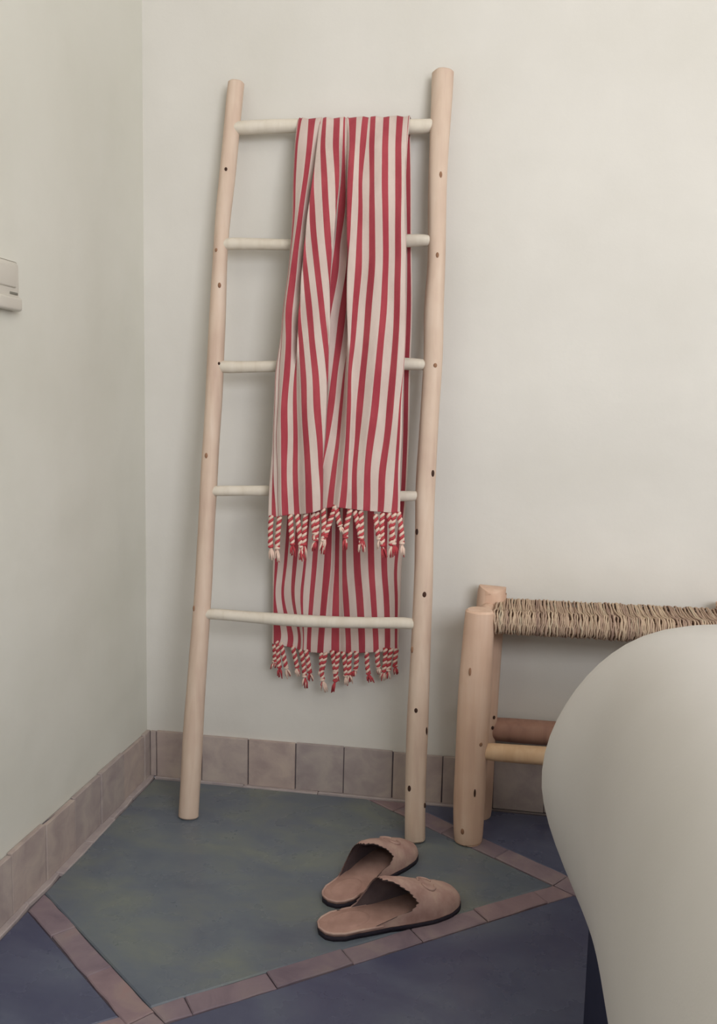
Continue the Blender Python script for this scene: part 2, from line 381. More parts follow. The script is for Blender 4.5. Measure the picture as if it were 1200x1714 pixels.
# ------------------------------------------------------------------ striped towel over the top rung
FRONT=[[(0.3206, -0.0457, 1.3089), (0.3218, -0.0457, 1.3089), (0.3229, -0.0457, 1.3088), (0.324, -0.0457, 1.3088), (0.3285, -0.0458, 1.3087), (0.3375, -0.0458, 1.3084), (0.3532, -0.0458, 1.3079), (0.3627, -0.0459, 1.3076), (0.3627, -0.0459, 1.3076), (0.3627, -0.0459, 1.3076), (0.3627, -0.0459, 1.3076), (0.3627, -0.0459, 1.3076), (0.3627, -0.0459, 1.3076), (0.3627, -0.0459, 1.3076), (0.3599, -0.0459, 1.3077), (0.3661, -0.0459, 1.3075), (0.371, -0.0459, 1.3073), (0.3844, -0.0459, 1.3069), (0.3966, -0.046, 1.3065), (0.4043, -0.046, 1.3063), (0.4065, -0.046, 1.3062), (0.4109, -0.046, 1.3061), (0.4109, -0.046, 1.3061), (0.4098, -0.046, 1.3061), (0.4275, -0.0461, 1.3056), (0.4396, -0.0461, 1.3052), (0.4506, -0.0461, 1.3049), (0.4538, -0.0462, 1.3048), (0.4626, -0.0462, 1.3045), (0.4768, -0.0462, 1.3041), (0.4882, -0.0463, 1.3037), (0.5018, -0.0463, 1.3033), (0.5137, -0.0463, 1.3029), (0.5234, -0.0464, 1.3026), (0.5245, -0.0464, 1.3026), (0.5256, -0.0464, 1.3025)], [(0.3177, -0.0541, 1.2615), (0.3185, -0.0551, 1.2611), (0.3191, -0.0561, 1.2608), (0.3196, -0.0572, 1.2605), (0.3238, -0.0582, 1.2601), (0.3421, -0.0624, 1.2585), (0.3516, -0.0603, 1.2588), (0.3615, -0.0522, 1.2608), (0.3615, -0.0526, 1.2608), (0.3616, -0.0529, 1.2607), (0.3617, -0.0532, 1.2606), (0.3617, -0.0535, 1.2605), (0.3618, -0.0538, 1.2604), (0.3619, -0.0541, 1.2603), (0.3622, -0.0681, 1.2564), (0.3675, -0.0673, 1.2564), (0.3768, -0.0691, 1.2557), (0.3907, -0.0695, 1.2552), (0.4017, -0.0674, 1.2555), (0.4055, -0.0533, 1.2594), (0.4095, -0.0512, 1.2599), (0.414, -0.0513, 1.2598), (0.414, -0.0513, 1.2598), (0.4217, -0.0667, 1.2552), (0.4315, -0.0656, 1.2553), (0.4392, -0.0634, 1.2557), (0.4508, -0.0611, 1.2561), (0.4558, -0.0615, 1.2558), (0.4662, -0.0642, 1.2548), (0.4804, -0.0663, 1.2538), (0.4909, -0.0638, 1.2543), (0.5034, -0.0613, 1.2547), (0.5145, -0.0632, 1.2538), (0.5238, -0.0607, 1.2543), (0.5243, -0.0608, 1.2543), (0.5254, -0.061, 1.2542)], [(0.3183, -0.0669, 1.1951), (0.3194, -0.0689, 1.1945), (0.3205, -0.071, 1.194), (0.3213, -0.073, 1.1935), (0.3254, -0.0751, 1.1929), (0.3407, -0.0833, 1.1906), (0.348, -0.0792, 1.1915), (0.356, -0.063, 1.1953), (0.3561, -0.0637, 1.1951), (0.3563, -0.0643, 1.195), (0.3564, -0.0649, 1.1948), (0.3565, -0.0655, 1.1947), (0.3567, -0.0661, 1.1945), (0.3604, -0.0946, 1.1874), (0.3617, -0.0909, 1.1883), (0.3769, -0.0967, 1.1866), (0.3883, -0.0977, 1.1861), (0.4014, -0.0945, 1.1867), (0.4081, -0.0906, 1.1875), (0.4056, -0.0614, 1.1947), (0.4143, -0.0638, 1.1939), (0.4163, -0.0568, 1.1956), (0.4163, -0.0568, 1.1956), (0.4234, -0.0917, 1.1869), (0.4333, -0.0901, 1.1871), (0.4422, -0.0851, 1.1882), (0.4486, -0.0815, 1.189), (0.4623, -0.0828, 1.1884), (0.4714, -0.0877, 1.187), (0.4849, -0.0903, 1.1861), (0.4954, -0.0844, 1.1873), (0.5077, -0.0807, 1.188), (0.5195, -0.0859, 1.1865), (0.5251, -0.0792, 1.188), (0.5256, -0.0794, 1.188), (0.5262, -0.0796, 1.1879)], [(0.3213, -0.0806, 1.1393), (0.3224, -0.0826, 1.1389), (0.3235, -0.0847, 1.1384), (0.3245, -0.0867, 1.138), (0.3284, -0.0887, 1.1375), (0.3364, -0.0969, 1.1356), (0.3437, -0.0929, 1.1364), (0.3521, -0.0767, 1.1397), (0.3523, -0.0773, 1.1396), (0.3524, -0.0779, 1.1395), (0.3526, -0.0786, 1.1393), (0.3527, -0.0792, 1.1392), (0.3566, -0.1082, 1.1329), (0.3575, -0.1042, 1.1338), (0.3696, -0.1092, 1.1325), (0.3839, -0.1113, 1.1319), (0.3945, -0.1095, 1.1321), (0.4057, -0.1039, 1.1332), (0.4074, -0.1073, 1.1324), (0.4024, -0.0712, 1.1402), (0.4168, -0.0712, 1.14), (0.4197, -0.0633, 1.1416), (0.4197, -0.0633, 1.1416), (0.4264, -0.1053, 1.1326), (0.434, -0.1053, 1.1325), (0.4446, -0.0986, 1.1337), (0.452, -0.0946, 1.1345), (0.4647, -0.0965, 1.1339), (0.4759, -0.1026, 1.1324), (0.4892, -0.1029, 1.1322), (0.4989, -0.0967, 1.1334), (0.511, -0.0947, 1.1336), (0.5225, -0.1004, 1.1322), (0.5283, -0.0935, 1.1336), (0.5288, -0.0936, 1.1336), (0.5294, -0.0938, 1.1336)], [(0.3205, -0.0872, 1.0749), (0.3213, -0.0892, 1.0745), (0.3222, -0.0912, 1.0741), (0.323, -0.0933, 1.0738), (0.3247, -0.0953, 1.0734), (0.3301, -0.1035, 1.0719), (0.3379, -0.0994, 1.0726), (0.3468, -0.0833, 1.0753), (0.347, -0.0839, 1.0752), (0.3471, -0.0845, 1.0751), (0.3473, -0.0851, 1.075), (0.3514, -0.1147, 1.0698), (0.3527, -0.1109, 1.0704), (0.3659, -0.116, 1.0694), (0.3772, -0.1177, 1.069), (0.3903, -0.1159, 1.0692), (0.4007, -0.1109, 1.07), (0.4034, -0.1137, 1.0695), (0.3945, -0.0778, 1.0759), (0.3988, -0.0746, 1.0765), (0.4072, -0.0669, 1.0778), (0.4217, -0.0669, 1.0776), (0.4217, -0.0669, 1.0776), (0.4289, -0.1117, 1.0697), (0.4332, -0.1117, 1.0696), (0.4449, -0.1051, 1.0707), (0.4545, -0.1006, 1.0714), (0.4673, -0.1041, 1.0707), (0.4786, -0.1098, 1.0696), (0.492, -0.108, 1.0698), (0.5019, -0.1018, 1.0709), (0.5136, -0.1018, 1.0708), (0.5251, -0.108, 1.0696), (0.5319, -0.1005, 1.0709), (0.5325, -0.1005, 1.0708), (0.533, -0.1006, 1.0708)], [(0.3169, -0.0926, 1.021), (0.3178, -0.0947, 1.0207), (0.3186, -0.0967, 1.0204), (0.3196, -0.0987, 1.0201), (0.3207, -0.1008, 1.0199), (0.325, -0.1089, 1.0187), (0.3352, -0.1048, 1.0192), (0.3439, -0.0888, 1.0215), (0.3441, -0.0894, 1.0214), (0.3442, -0.09, 1.0214), (0.3486, -0.1201, 1.017), (0.3512, -0.1169, 1.0174), (0.3621, -0.1211, 1.0168), (0.3738, -0.1231, 1.0165), (0.3844, -0.1222, 1.0166), (0.3974, -0.1169, 1.0173), (0.4011, -0.1191, 1.017), (0.3924, -0.0845, 1.022), (0.3921, -0.0833, 1.0222), (0.3957, -0.0872, 1.0216), (0.406, -0.0724, 1.0238), (0.4211, -0.0817, 1.0224), (0.4249, -0.0724, 1.0237), (0.4249, -0.0724, 1.0237), (0.4315, -0.1201, 1.0168), (0.4437, -0.112, 1.0179), (0.4546, -0.1061, 1.0188), (0.4669, -0.1088, 1.0183), (0.4797, -0.1153, 1.0174), (0.4931, -0.1129, 1.0177), (0.503, -0.1069, 1.0185), (0.5148, -0.1075, 1.0184), (0.5262, -0.1138, 1.0175), (0.533, -0.1059, 1.0186), (0.5335, -0.1059, 1.0186), (0.534, -0.1059, 1.0186)], [(0.3093, -0.0993, 0.9563), (0.3102, -0.1013, 0.9561), (0.3111, -0.1033, 0.9559), (0.312, -0.1053, 0.9557), (0.3132, -0.1074, 0.9555), (0.318, -0.1154, 0.9546), (0.3299, -0.1114, 0.9551), (0.3414, -0.0954, 0.9568), (0.3415, -0.096, 0.9568), (0.3461, -0.1265, 0.9535), (0.3486, -0.1233, 0.9539), (0.3605, -0.1276, 0.9535), (0.3719, -0.1295, 0.9533), (0.3837, -0.1288, 0.9535), (0.3938, -0.1257, 0.9538), (0.4025, -0.1255, 0.9539), (0.394, -0.0924, 0.9574), (0.3938, -0.0911, 0.9575), (0.3935, -0.0899, 0.9576), (0.3933, -0.0887, 0.9578), (0.3977, -0.0911, 0.9575), (0.4108, -0.079, 0.9589), (0.4261, -0.0925, 0.9575), (0.4274, -0.079, 0.9589), (0.434, -0.1265, 0.9539), (0.4425, -0.1235, 0.9543), (0.4511, -0.114, 0.9553), (0.4645, -0.114, 0.9554), (0.4769, -0.1205, 0.9547), (0.4919, -0.1204, 0.9548), (0.5026, -0.1137, 0.9556), (0.5155, -0.114, 0.9556), (0.5269, -0.1203, 0.955), (0.5355, -0.1122, 0.9559), (0.536, -0.1121, 0.9559), (0.5365, -0.112, 0.9559)], [(0.3069, -0.1048, 0.9022), (0.3078, -0.1068, 0.9021), (0.3086, -0.1088, 0.902), (0.3107, -0.1108, 0.9018), (0.3119, -0.1128, 0.9017), (0.3211, -0.1209, 0.9012), (0.3301, -0.1169, 0.9016), (0.3412, -0.1009, 0.9029), (0.3459, -0.132, 0.9006), (0.3472, -0.1281, 0.9009), (0.3568, -0.1318, 0.9007), (0.3678, -0.1344, 0.9006), (0.3783, -0.1349, 0.9007), (0.3913, -0.1324, 0.901), (0.4007, -0.128, 0.9014), (0.4035, -0.1309, 0.9012), (0.395, -0.0979, 0.9036), (0.3948, -0.0966, 0.9037), (0.3945, -0.0954, 0.9038), (0.3943, -0.0942, 0.9039), (0.394, -0.093, 0.9039), (0.4062, -0.0866, 0.9045), (0.4188, -0.0865, 0.9047), (0.4307, -0.0865, 0.9048), (0.4368, -0.1319, 0.9015), (0.4403, -0.1288, 0.9017), (0.4482, -0.1215, 0.9023), (0.4623, -0.1183, 0.9027), (0.4745, -0.1243, 0.9024), (0.4903, -0.1267, 0.9024), (0.5006, -0.1203, 0.9029), (0.5159, -0.1195, 0.9031), (0.5269, -0.1255, 0.9028), (0.5375, -0.1171, 0.9035), (0.538, -0.1169, 0.9035), (0.5385, -0.1167, 0.9036)], [(0.3002, -0.1109, 0.8426), (0.3013, -0.1129, 0.8425), (0.3024, -0.1149, 0.8425), (0.3085, -0.1169, 0.8425), (0.3097, -0.1189, 0.8424), (0.32, -0.1269, 0.8423), (0.3312, -0.1229, 0.8426), (0.339, -0.1229, 0.8427), (0.3434, -0.1229, 0.8428), (0.353, -0.1353, 0.8425), (0.3638, -0.1391, 0.8425), (0.3751, -0.1408, 0.8426), (0.3868, -0.1398, 0.8428), (0.3998, -0.1346, 0.8432), (0.4035, -0.1368, 0.8432), (0.3954, -0.1051, 0.8443), (0.3951, -0.1039, 0.8443), (0.3949, -0.1027, 0.8444), (0.3946, -0.1015, 0.8444), (0.3944, -0.1003, 0.8445), (0.3941, -0.0991, 0.8445), (0.4027, -0.1002, 0.8446), (0.4131, -0.0967, 0.8449), (0.4248, -0.1001, 0.845), (0.429, -0.105, 0.8448), (0.4399, -0.1348, 0.8438), (0.4453, -0.1348, 0.8439), (0.4585, -0.1237, 0.8446), (0.4711, -0.1285, 0.8446), (0.4869, -0.1335, 0.8446), (0.4978, -0.128, 0.845), (0.5123, -0.124, 0.8454), (0.5248, -0.1301, 0.8453), (0.5362, -0.1234, 0.8458), (0.537, -0.1232, 0.8458), (0.5377, -0.123, 0.8458)], [(0.3002, -0.117, 0.7829), (0.3019, -0.119, 0.783), (0.303, -0.121, 0.783), (0.3086, -0.123, 0.7831), (0.3098, -0.125, 0.7831), (0.3167, -0.133, 0.7832), (0.3279, -0.1289, 0.7835), (0.3379, -0.1289, 0.7837), (0.3457, -0.1289, 0.7839), (0.3576, -0.142, 0.7841), (0.3683, -0.1456, 0.7843), (0.3806, -0.1468, 0.7846), (0.393, -0.1438, 0.7849), (0.4026, -0.1428, 0.7851), (0.3946, -0.1124, 0.785), (0.3944, -0.1112, 0.785), (0.3941, -0.11, 0.785), (0.3939, -0.1088, 0.785), (0.3936, -0.1076, 0.785), (0.3934, -0.1064, 0.785), (0.3931, -0.1052, 0.785), (0.3994, -0.1169, 0.7851), (0.4099, -0.1087, 0.7853), (0.4199, -0.1087, 0.7855), (0.4272, -0.1128, 0.7857), (0.44, -0.1407, 0.7859), (0.4465, -0.1407, 0.786), (0.4543, -0.1298, 0.7862), (0.4679, -0.1333, 0.7865), (0.4839, -0.1396, 0.7868), (0.496, -0.1347, 0.7871), (0.5092, -0.1295, 0.7874), (0.5227, -0.1349, 0.7877), (0.5315, -0.1292, 0.7879), (0.5348, -0.1295, 0.788), (0.5369, -0.1292, 0.788)], [(0.3002, -0.1231, 0.7232), (0.3025, -0.1251, 0.7233), (0.3036, -0.1271, 0.7234), (0.3086, -0.129, 0.7236), (0.3098, -0.131, 0.7237), (0.3201, -0.139, 0.7243), (0.3313, -0.135, 0.7244), (0.3413, -0.1349, 0.7247), (0.3502, -0.1349, 0.725), (0.3633, -0.1483, 0.7258), (0.374, -0.1521, 0.7262), (0.3881, -0.1518, 0.7266), (0.3979, -0.147, 0.7267), (0.4008, -0.1451, 0.7267), (0.3946, -0.1233, 0.7258), (0.3944, -0.1225, 0.7258), (0.3943, -0.1217, 0.7257), (0.3941, -0.1208, 0.7257), (0.3939, -0.12, 0.7257), (0.3937, -0.1192, 0.7256), (0.3936, -0.1183, 0.7256), (0.3994, -0.1279, 0.7261), (0.4041, -0.1239, 0.7261), (0.4182, -0.1228, 0.7264), (0.4251, -0.1245, 0.7267), (0.4396, -0.1466, 0.7278), (0.4455, -0.1466, 0.728), (0.4533, -0.1356, 0.7279), (0.463, -0.1383, 0.7282), (0.4786, -0.1452, 0.7289), (0.4906, -0.1428, 0.7291), (0.5061, -0.1355, 0.7293), (0.5178, -0.1386, 0.7297), (0.5295, -0.1348, 0.7299), (0.5349, -0.1354, 0.7301), (0.5381, -0.1348, 0.7302)], [(0.2969, -0.1292, 0.6632), (0.3025, -0.1312, 0.6635), (0.3041, -0.1332, 0.6637), (0.312, -0.1351, 0.6641), (0.3132, -0.1371, 0.6643), (0.3213, -0.145, 0.6652), (0.3309, -0.141, 0.6652), (0.3425, -0.141, 0.6656), (0.3525, -0.1409, 0.6659), (0.3689, -0.1547, 0.6675), (0.3807, -0.1586, 0.6681), (0.3943, -0.1558, 0.6684), (0.4002, -0.1475, 0.668), (0.3958, -0.1348, 0.667), (0.3957, -0.1343, 0.6669), (0.3956, -0.1338, 0.6669), (0.3955, -0.1333, 0.6669), (0.3954, -0.1329, 0.6668), (0.3953, -0.1324, 0.6668), (0.3952, -0.1319, 0.6668), (0.3951, -0.1314, 0.6667), (0.395, -0.1309, 0.6667), (0.3949, -0.1305, 0.6666), (0.4135, -0.1348, 0.6676), (0.4229, -0.1355, 0.6679), (0.437, -0.1526, 0.6696), (0.4457, -0.1525, 0.6699), (0.4513, -0.1418, 0.6694), (0.4617, -0.1456, 0.67), (0.4756, -0.1512, 0.6708), (0.486, -0.1497, 0.6711), (0.5, -0.1423, 0.671), (0.5129, -0.143, 0.6715), (0.5287, -0.1406, 0.6719), (0.5351, -0.1412, 0.6722), (0.5382, -0.1406, 0.6722)], [(0.2968, -0.1351, 0.6054), (0.3035, -0.137, 0.6069), (0.3107, -0.1388, 0.6085), (0.3152, -0.1407, 0.6096), (0.3164, -0.1427, 0.6099), (0.3244, -0.1505, 0.612), (0.3356, -0.1464, 0.613), (0.3467, -0.1462, 0.6143), (0.3566, -0.1461, 0.6155), (0.3718, -0.1593, 0.6185), (0.3847, -0.1635, 0.6213), (0.3977, -0.1585, 0.6263), (0.4003, -0.1499, 0.6271), (0.3968, -0.1413, 0.6256), (0.3968, -0.141, 0.6256), (0.3967, -0.1407, 0.6255), (0.3966, -0.1404, 0.6255), (0.3966, -0.1401, 0.6255), (0.3965, -0.1398, 0.6254), (0.3964, -0.1395, 0.6254), (0.3964, -0.1392, 0.6254), (0.3963, -0.1389, 0.6253), (0.3963, -0.1386, 0.6253), (0.4095, -0.1417, 0.6293), (0.4205, -0.142, 0.631), (0.4342, -0.1565, 0.6315), (0.4431, -0.1457, 0.6293), (0.4527, -0.1479, 0.6287), (0.4633, -0.1528, 0.6283), (0.4751, -0.1558, 0.628), (0.4869, -0.1519, 0.6272), (0.5006, -0.1462, 0.626), (0.5127, -0.1484, 0.6258), (0.5262, -0.1451, 0.6249), (0.5359, -0.1458, 0.6245), (0.5395, -0.1448, 0.6243)], [(0.2967, -0.1378, 0.579), (0.304, -0.1397, 0.5807), (0.3129, -0.1414, 0.5827), (0.3173, -0.1433, 0.5838), (0.3185, -0.1453, 0.5842), (0.3265, -0.1531, 0.5863), (0.3377, -0.149, 0.5873), (0.3488, -0.1488, 0.5887), (0.3593, -0.1487, 0.5899), (0.374, -0.1626, 0.5932), (0.3868, -0.1661, 0.5963), (0.3987, -0.1611, 0.6008), (0.401, -0.1513, 0.6014), (0.3981, -0.1454, 0.6), (0.3981, -0.1452, 0.6), (0.3981, -0.145, 0.6), (0.398, -0.1449, 0.6), (0.398, -0.1447, 0.5999), (0.3979, -0.1445, 0.5999), (0.3979, -0.1443, 0.5999), (0.3979, -0.1442, 0.5999), (0.3978, -0.144, 0.5999), (0.3978, -0.1438, 0.5998), (0.4076, -0.1463, 0.6033), (0.4197, -0.1465, 0.6053), (0.4319, -0.159, 0.6064), (0.4414, -0.1484, 0.6041), (0.4535, -0.1526, 0.6035), (0.4641, -0.1571, 0.6031), (0.475, -0.158, 0.6027), (0.4871, -0.1527, 0.6016), (0.5005, -0.1486, 0.6007), (0.5116, -0.1515, 0.6007), (0.5247, -0.1478, 0.5997), (0.5358, -0.148, 0.5992), (0.5399, -0.1465, 0.5989)]]
BACK=[[(0.3143, -0.0145, 1.3102), (0.3177, -0.0145, 1.3101), (0.3234, -0.0145, 1.3099), (0.3326, -0.0145, 1.3097), (0.3394, -0.0145, 1.3095), (0.3485, -0.0145, 1.3092), (0.3565, -0.0145, 1.309), (0.3656, -0.0145, 1.3087), (0.3713, -0.0145, 1.3085), (0.3781, -0.0145, 1.3083), (0.386, -0.0145, 1.3081), (0.3961, -0.0145, 1.3078), (0.4051, -0.0145, 1.3075), (0.4119, -0.0145, 1.3073), (0.4209, -0.0145, 1.3071), (0.4276, -0.0145, 1.3069), (0.4366, -0.0145, 1.3066), (0.4478, -0.0145, 1.3063), (0.4578, -0.0145, 1.306), (0.4711, -0.0145, 1.3056), (0.4811, -0.0145, 1.3053), (0.4944, -0.0145, 1.3049), (0.5033, -0.0145, 1.3047), (0.5154, -0.0145, 1.3043), (0.522, -0.0145, 1.3041), (0.5237, -0.0145, 1.3041)], [(0.3111, -0.0191, 1.2069), (0.3141, -0.02, 1.2066), (0.3197, -0.0196, 1.2066), (0.3294, -0.0189, 1.2066), (0.3362, -0.0183, 1.2066), (0.3457, -0.0183, 1.2064), (0.3539, -0.0195, 1.206), (0.3635, -0.02, 1.2057), (0.3689, -0.0191, 1.2058), (0.3759, -0.0178, 1.206), (0.3842, -0.0174, 1.2059), (0.3949, -0.0185, 1.2054), (0.4042, -0.0198, 1.2049), (0.411, -0.0199, 1.2048), (0.4198, -0.0187, 1.2049), (0.4261, -0.0175, 1.2051), (0.4349, -0.0176, 1.2049), (0.4464, -0.0189, 1.2043), (0.457, -0.02, 1.2039), (0.4705, -0.0197, 1.2037), (0.4807, -0.0183, 1.2038), (0.4939, -0.0174, 1.2038), (0.5034, -0.0179, 1.2035), (0.5199, -0.0193, 1.2028), (0.5278, -0.02, 1.2025), (0.5293, -0.0193, 1.2026)], [(0.3053, -0.0244, 1.086), (0.3097, -0.0262, 1.0857), (0.3153, -0.0252, 1.0858), (0.3254, -0.0228, 1.0862), (0.3323, -0.0225, 1.0862), (0.3425, -0.0237, 1.0859), (0.351, -0.0253, 1.0855), (0.3611, -0.0262, 1.0853), (0.366, -0.0244, 1.0856), (0.3734, -0.0217, 1.086), (0.382, -0.021, 1.086), (0.3935, -0.0231, 1.0856), (0.4031, -0.0257, 1.0851), (0.41, -0.026, 1.085), (0.4186, -0.0236, 1.0853), (0.4243, -0.0212, 1.0857), (0.433, -0.0214, 1.0856), (0.4448, -0.024, 1.085), (0.456, -0.0261, 1.0846), (0.4697, -0.0255, 1.0846), (0.4801, -0.0228, 1.085), (0.4933, -0.021, 1.0852), (0.5035, -0.022, 1.0849), (0.5262, -0.0248, 1.0843), (0.5319, -0.0262, 1.084), (0.5334, -0.0248, 1.0842)], [(0.2995, -0.0296, 0.9637), (0.3053, -0.0324, 0.9634), (0.3108, -0.0308, 0.9636), (0.3214, -0.0268, 0.9641), (0.328, -0.0252, 0.9643), (0.3394, -0.0296, 0.9639), (0.3482, -0.0324, 0.9636), (0.3586, -0.0325, 0.9636), (0.3632, -0.0297, 0.9639), (0.3709, -0.0257, 0.9644), (0.3799, -0.0246, 0.9645), (0.392, -0.0278, 0.9643), (0.402, -0.0317, 0.9639), (0.4089, -0.032, 0.9639), (0.4174, -0.0285, 0.9643), (0.4224, -0.0249, 0.9647), (0.4311, -0.0252, 0.9647), (0.4431, -0.0291, 0.9643), (0.455, -0.0323, 0.964), (0.4689, -0.0313, 0.9642), (0.4796, -0.0272, 0.9647), (0.4927, -0.0245, 0.965), (0.5036, -0.0261, 0.9649), (0.5291, -0.0303, 0.9646), (0.5371, -0.0325, 0.9644), (0.5386, -0.0303, 0.9646)], [(0.2952, -0.0336, 0.8455), (0.3006, -0.0363, 0.8455), (0.3061, -0.0348, 0.8456), (0.3175, -0.0306, 0.846), (0.324, -0.0285, 0.8462), (0.3359, -0.0329, 0.8462), (0.3454, -0.0386, 0.8461), (0.3558, -0.0371, 0.8463), (0.3602, -0.0338, 0.8465), (0.3685, -0.0296, 0.8468), (0.3779, -0.0285, 0.847), (0.3897, -0.0278, 0.8472), (0.3993, -0.0297, 0.8473), (0.4071, -0.0338, 0.8472), (0.416, -0.0323, 0.8474), (0.4207, -0.0288, 0.8476), (0.4292, -0.0291, 0.8478), (0.4414, -0.033, 0.8478), (0.4537, -0.0362, 0.8479), (0.4679, -0.0352, 0.8481), (0.479, -0.0312, 0.8485), (0.4922, -0.0285, 0.8488), (0.5037, -0.03, 0.8489), (0.5283, -0.0342, 0.8491), (0.5364, -0.0364, 0.8492), (0.5384, -0.0342, 0.8493)], [(0.29, -0.0353, 0.7199), (0.2949, -0.0381, 0.7202), (0.3004, -0.0366, 0.7203), (0.3127, -0.0324, 0.7205), (0.3193, -0.0302, 0.7206), (0.3313, -0.0328, 0.721), (0.3411, -0.0395, 0.7215), (0.3527, -0.0407, 0.7219), (0.3566, -0.0364, 0.7218), (0.3654, -0.0314, 0.7219), (0.3753, -0.0303, 0.7221), (0.3878, -0.0305, 0.7225), (0.396, -0.025, 0.7225), (0.4036, -0.028, 0.7228), (0.4139, -0.033, 0.7233), (0.4185, -0.0304, 0.7233), (0.4269, -0.0309, 0.7236), (0.4391, -0.0348, 0.7241), (0.4519, -0.038, 0.7245), (0.4664, -0.037, 0.7249), (0.478, -0.0329, 0.7251), (0.4914, -0.0302, 0.7254), (0.5035, -0.0318, 0.7258), (0.5297, -0.036, 0.7266), (0.5379, -0.0382, 0.7269), (0.5399, -0.036, 0.7269)], [(0.2845, -0.0372, 0.5864), (0.2888, -0.0399, 0.5869), (0.2944, -0.0384, 0.5869), (0.3077, -0.0342, 0.587), (0.3143, -0.032, 0.587), (0.3268, -0.0342, 0.5878), (0.3362, -0.0392, 0.5887), (0.3492, -0.044, 0.5898), (0.3531, -0.0404, 0.5895), (0.3622, -0.0335, 0.5891), (0.3725, -0.0322, 0.5894), (0.386, -0.0344, 0.5902), (0.3941, -0.0281, 0.5899), (0.3996, -0.0201, 0.5892), (0.4107, -0.0289, 0.5906), (0.4157, -0.0304, 0.591), (0.4243, -0.0327, 0.5916), (0.4367, -0.0366, 0.5925), (0.45, -0.0398, 0.5934), (0.4649, -0.0388, 0.5939), (0.477, -0.0348, 0.594), (0.4904, -0.0321, 0.5942), (0.5033, -0.0336, 0.5949), (0.5279, -0.0378, 0.5964), (0.535, -0.04, 0.5969), (0.537, -0.0378, 0.5968)], [(0.2801, -0.0387, 0.4743), (0.2845, -0.0415, 0.475), (0.2901, -0.0399, 0.475), (0.3011, -0.0357, 0.4748), (0.3072, -0.0335, 0.4748), (0.3191, -0.0357, 0.4757), (0.3285, -0.0399, 0.477), (0.3424, -0.0433, 0.4783), (0.3469, -0.0423, 0.4783), (0.3575, -0.0366, 0.4779), (0.3672, -0.0338, 0.4779), (0.3813, -0.0368, 0.4792), (0.3941, -0.0323, 0.479), (0.3987, -0.0167, 0.4765), (0.4094, -0.0227, 0.4782), (0.4167, -0.03, 0.4798), (0.4252, -0.0341, 0.481), (0.4405, -0.0381, 0.4825), (0.4544, -0.0413, 0.4837), (0.4688, -0.0404, 0.4843), (0.4804, -0.0363, 0.4842), (0.4934, -0.0336, 0.4844), (0.5052, -0.0352, 0.4853), (0.5196, -0.0393, 0.4868), (0.5256, -0.0415, 0.4875), (0.5334, -0.0393, 0.4875)], [(0.281, -0.0396, 0.4088), (0.283, -0.0423, 0.4095), (0.2856, -0.0408, 0.4093), (0.2966, -0.0366, 0.4091), (0.3015, -0.0344, 0.4089), (0.3177, -0.0365, 0.4103), (0.3248, -0.0407, 0.4116), (0.3366, -0.0427, 0.4127), (0.3417, -0.0411, 0.4127), (0.3543, -0.0391, 0.413), (0.3624, -0.0353, 0.4126), (0.3779, -0.0377, 0.414), (0.3903, -0.0404, 0.4153), (0.3977, -0.0252, 0.4125), (0.4109, -0.0236, 0.4129), (0.4196, -0.0321, 0.4153), (0.4319, -0.0351, 0.4166), (0.4467, -0.039, 0.4183), (0.4613, -0.0422, 0.4198), (0.4751, -0.0412, 0.4204), (0.4857, -0.0372, 0.4202), (0.4998, -0.0345, 0.4204), (0.5111, -0.036, 0.4214), (0.5226, -0.0402, 0.423), (0.5286, -0.0424, 0.4238), (0.533, -0.0402, 0.4236)], [(0.2808, -0.0405, 0.3367), (0.284, -0.0433, 0.3376), (0.2994, -0.0418, 0.3382), (0.3113, -0.0376, 0.3379), (0.322, -0.0354, 0.3381), (0.3322, -0.0376, 0.3393), (0.3387, -0.0422, 0.3409), (0.3435, -0.0448, 0.3419), (0.3449, -0.0427, 0.3414), (0.351, -0.0405, 0.3413), (0.3588, -0.0378, 0.3411), (0.3734, -0.0387, 0.3423), (0.3861, -0.0425, 0.3441), (0.3978, -0.0319, 0.3421), (0.4125, -0.0246, 0.3412), (0.4269, -0.0354, 0.3449), (0.4371, -0.0361, 0.3458), (0.4531, -0.04, 0.3478), (0.4666, -0.0432, 0.3495), (0.4816, -0.0422, 0.3502), (0.4916, -0.0381, 0.3498), (0.5041, -0.0354, 0.35), (0.5154, -0.037, 0.3511), (0.5246, -0.0412, 0.3528), (0.5295, -0.0434, 0.3537), (0.5327, -0.0412, 0.3533)], [(0.28, -0.041, 0.3162), (0.2844, -0.0438, 0.3165), (0.2937, -0.0422, 0.3147), (0.3097, -0.0381, 0.3113), (0.3201, -0.0358, 0.3087), (0.3304, -0.038, 0.3075), (0.3387, -0.0426, 0.3076), (0.3429, -0.0449, 0.3076), (0.3442, -0.0428, 0.3066), (0.3504, -0.0408, 0.3048), (0.3584, -0.0387, 0.3027), (0.3717, -0.0393, 0.3031), (0.3845, -0.043, 0.3044), (0.3982, -0.0339, 0.3021), (0.4133, -0.0251, 0.3005), (0.4285, -0.036, 0.305), (0.4392, -0.0366, 0.3061), (0.4553, -0.0404, 0.3087), (0.4675, -0.0436, 0.3111), (0.4838, -0.0427, 0.3128), (0.4937, -0.0386, 0.3129), (0.5051, -0.0359, 0.3137), (0.5158, -0.0375, 0.316), (0.5256, -0.0416, 0.3188), (0.5305, -0.0438, 0.3203), (0.5325, -0.0417, 0.3201)]]
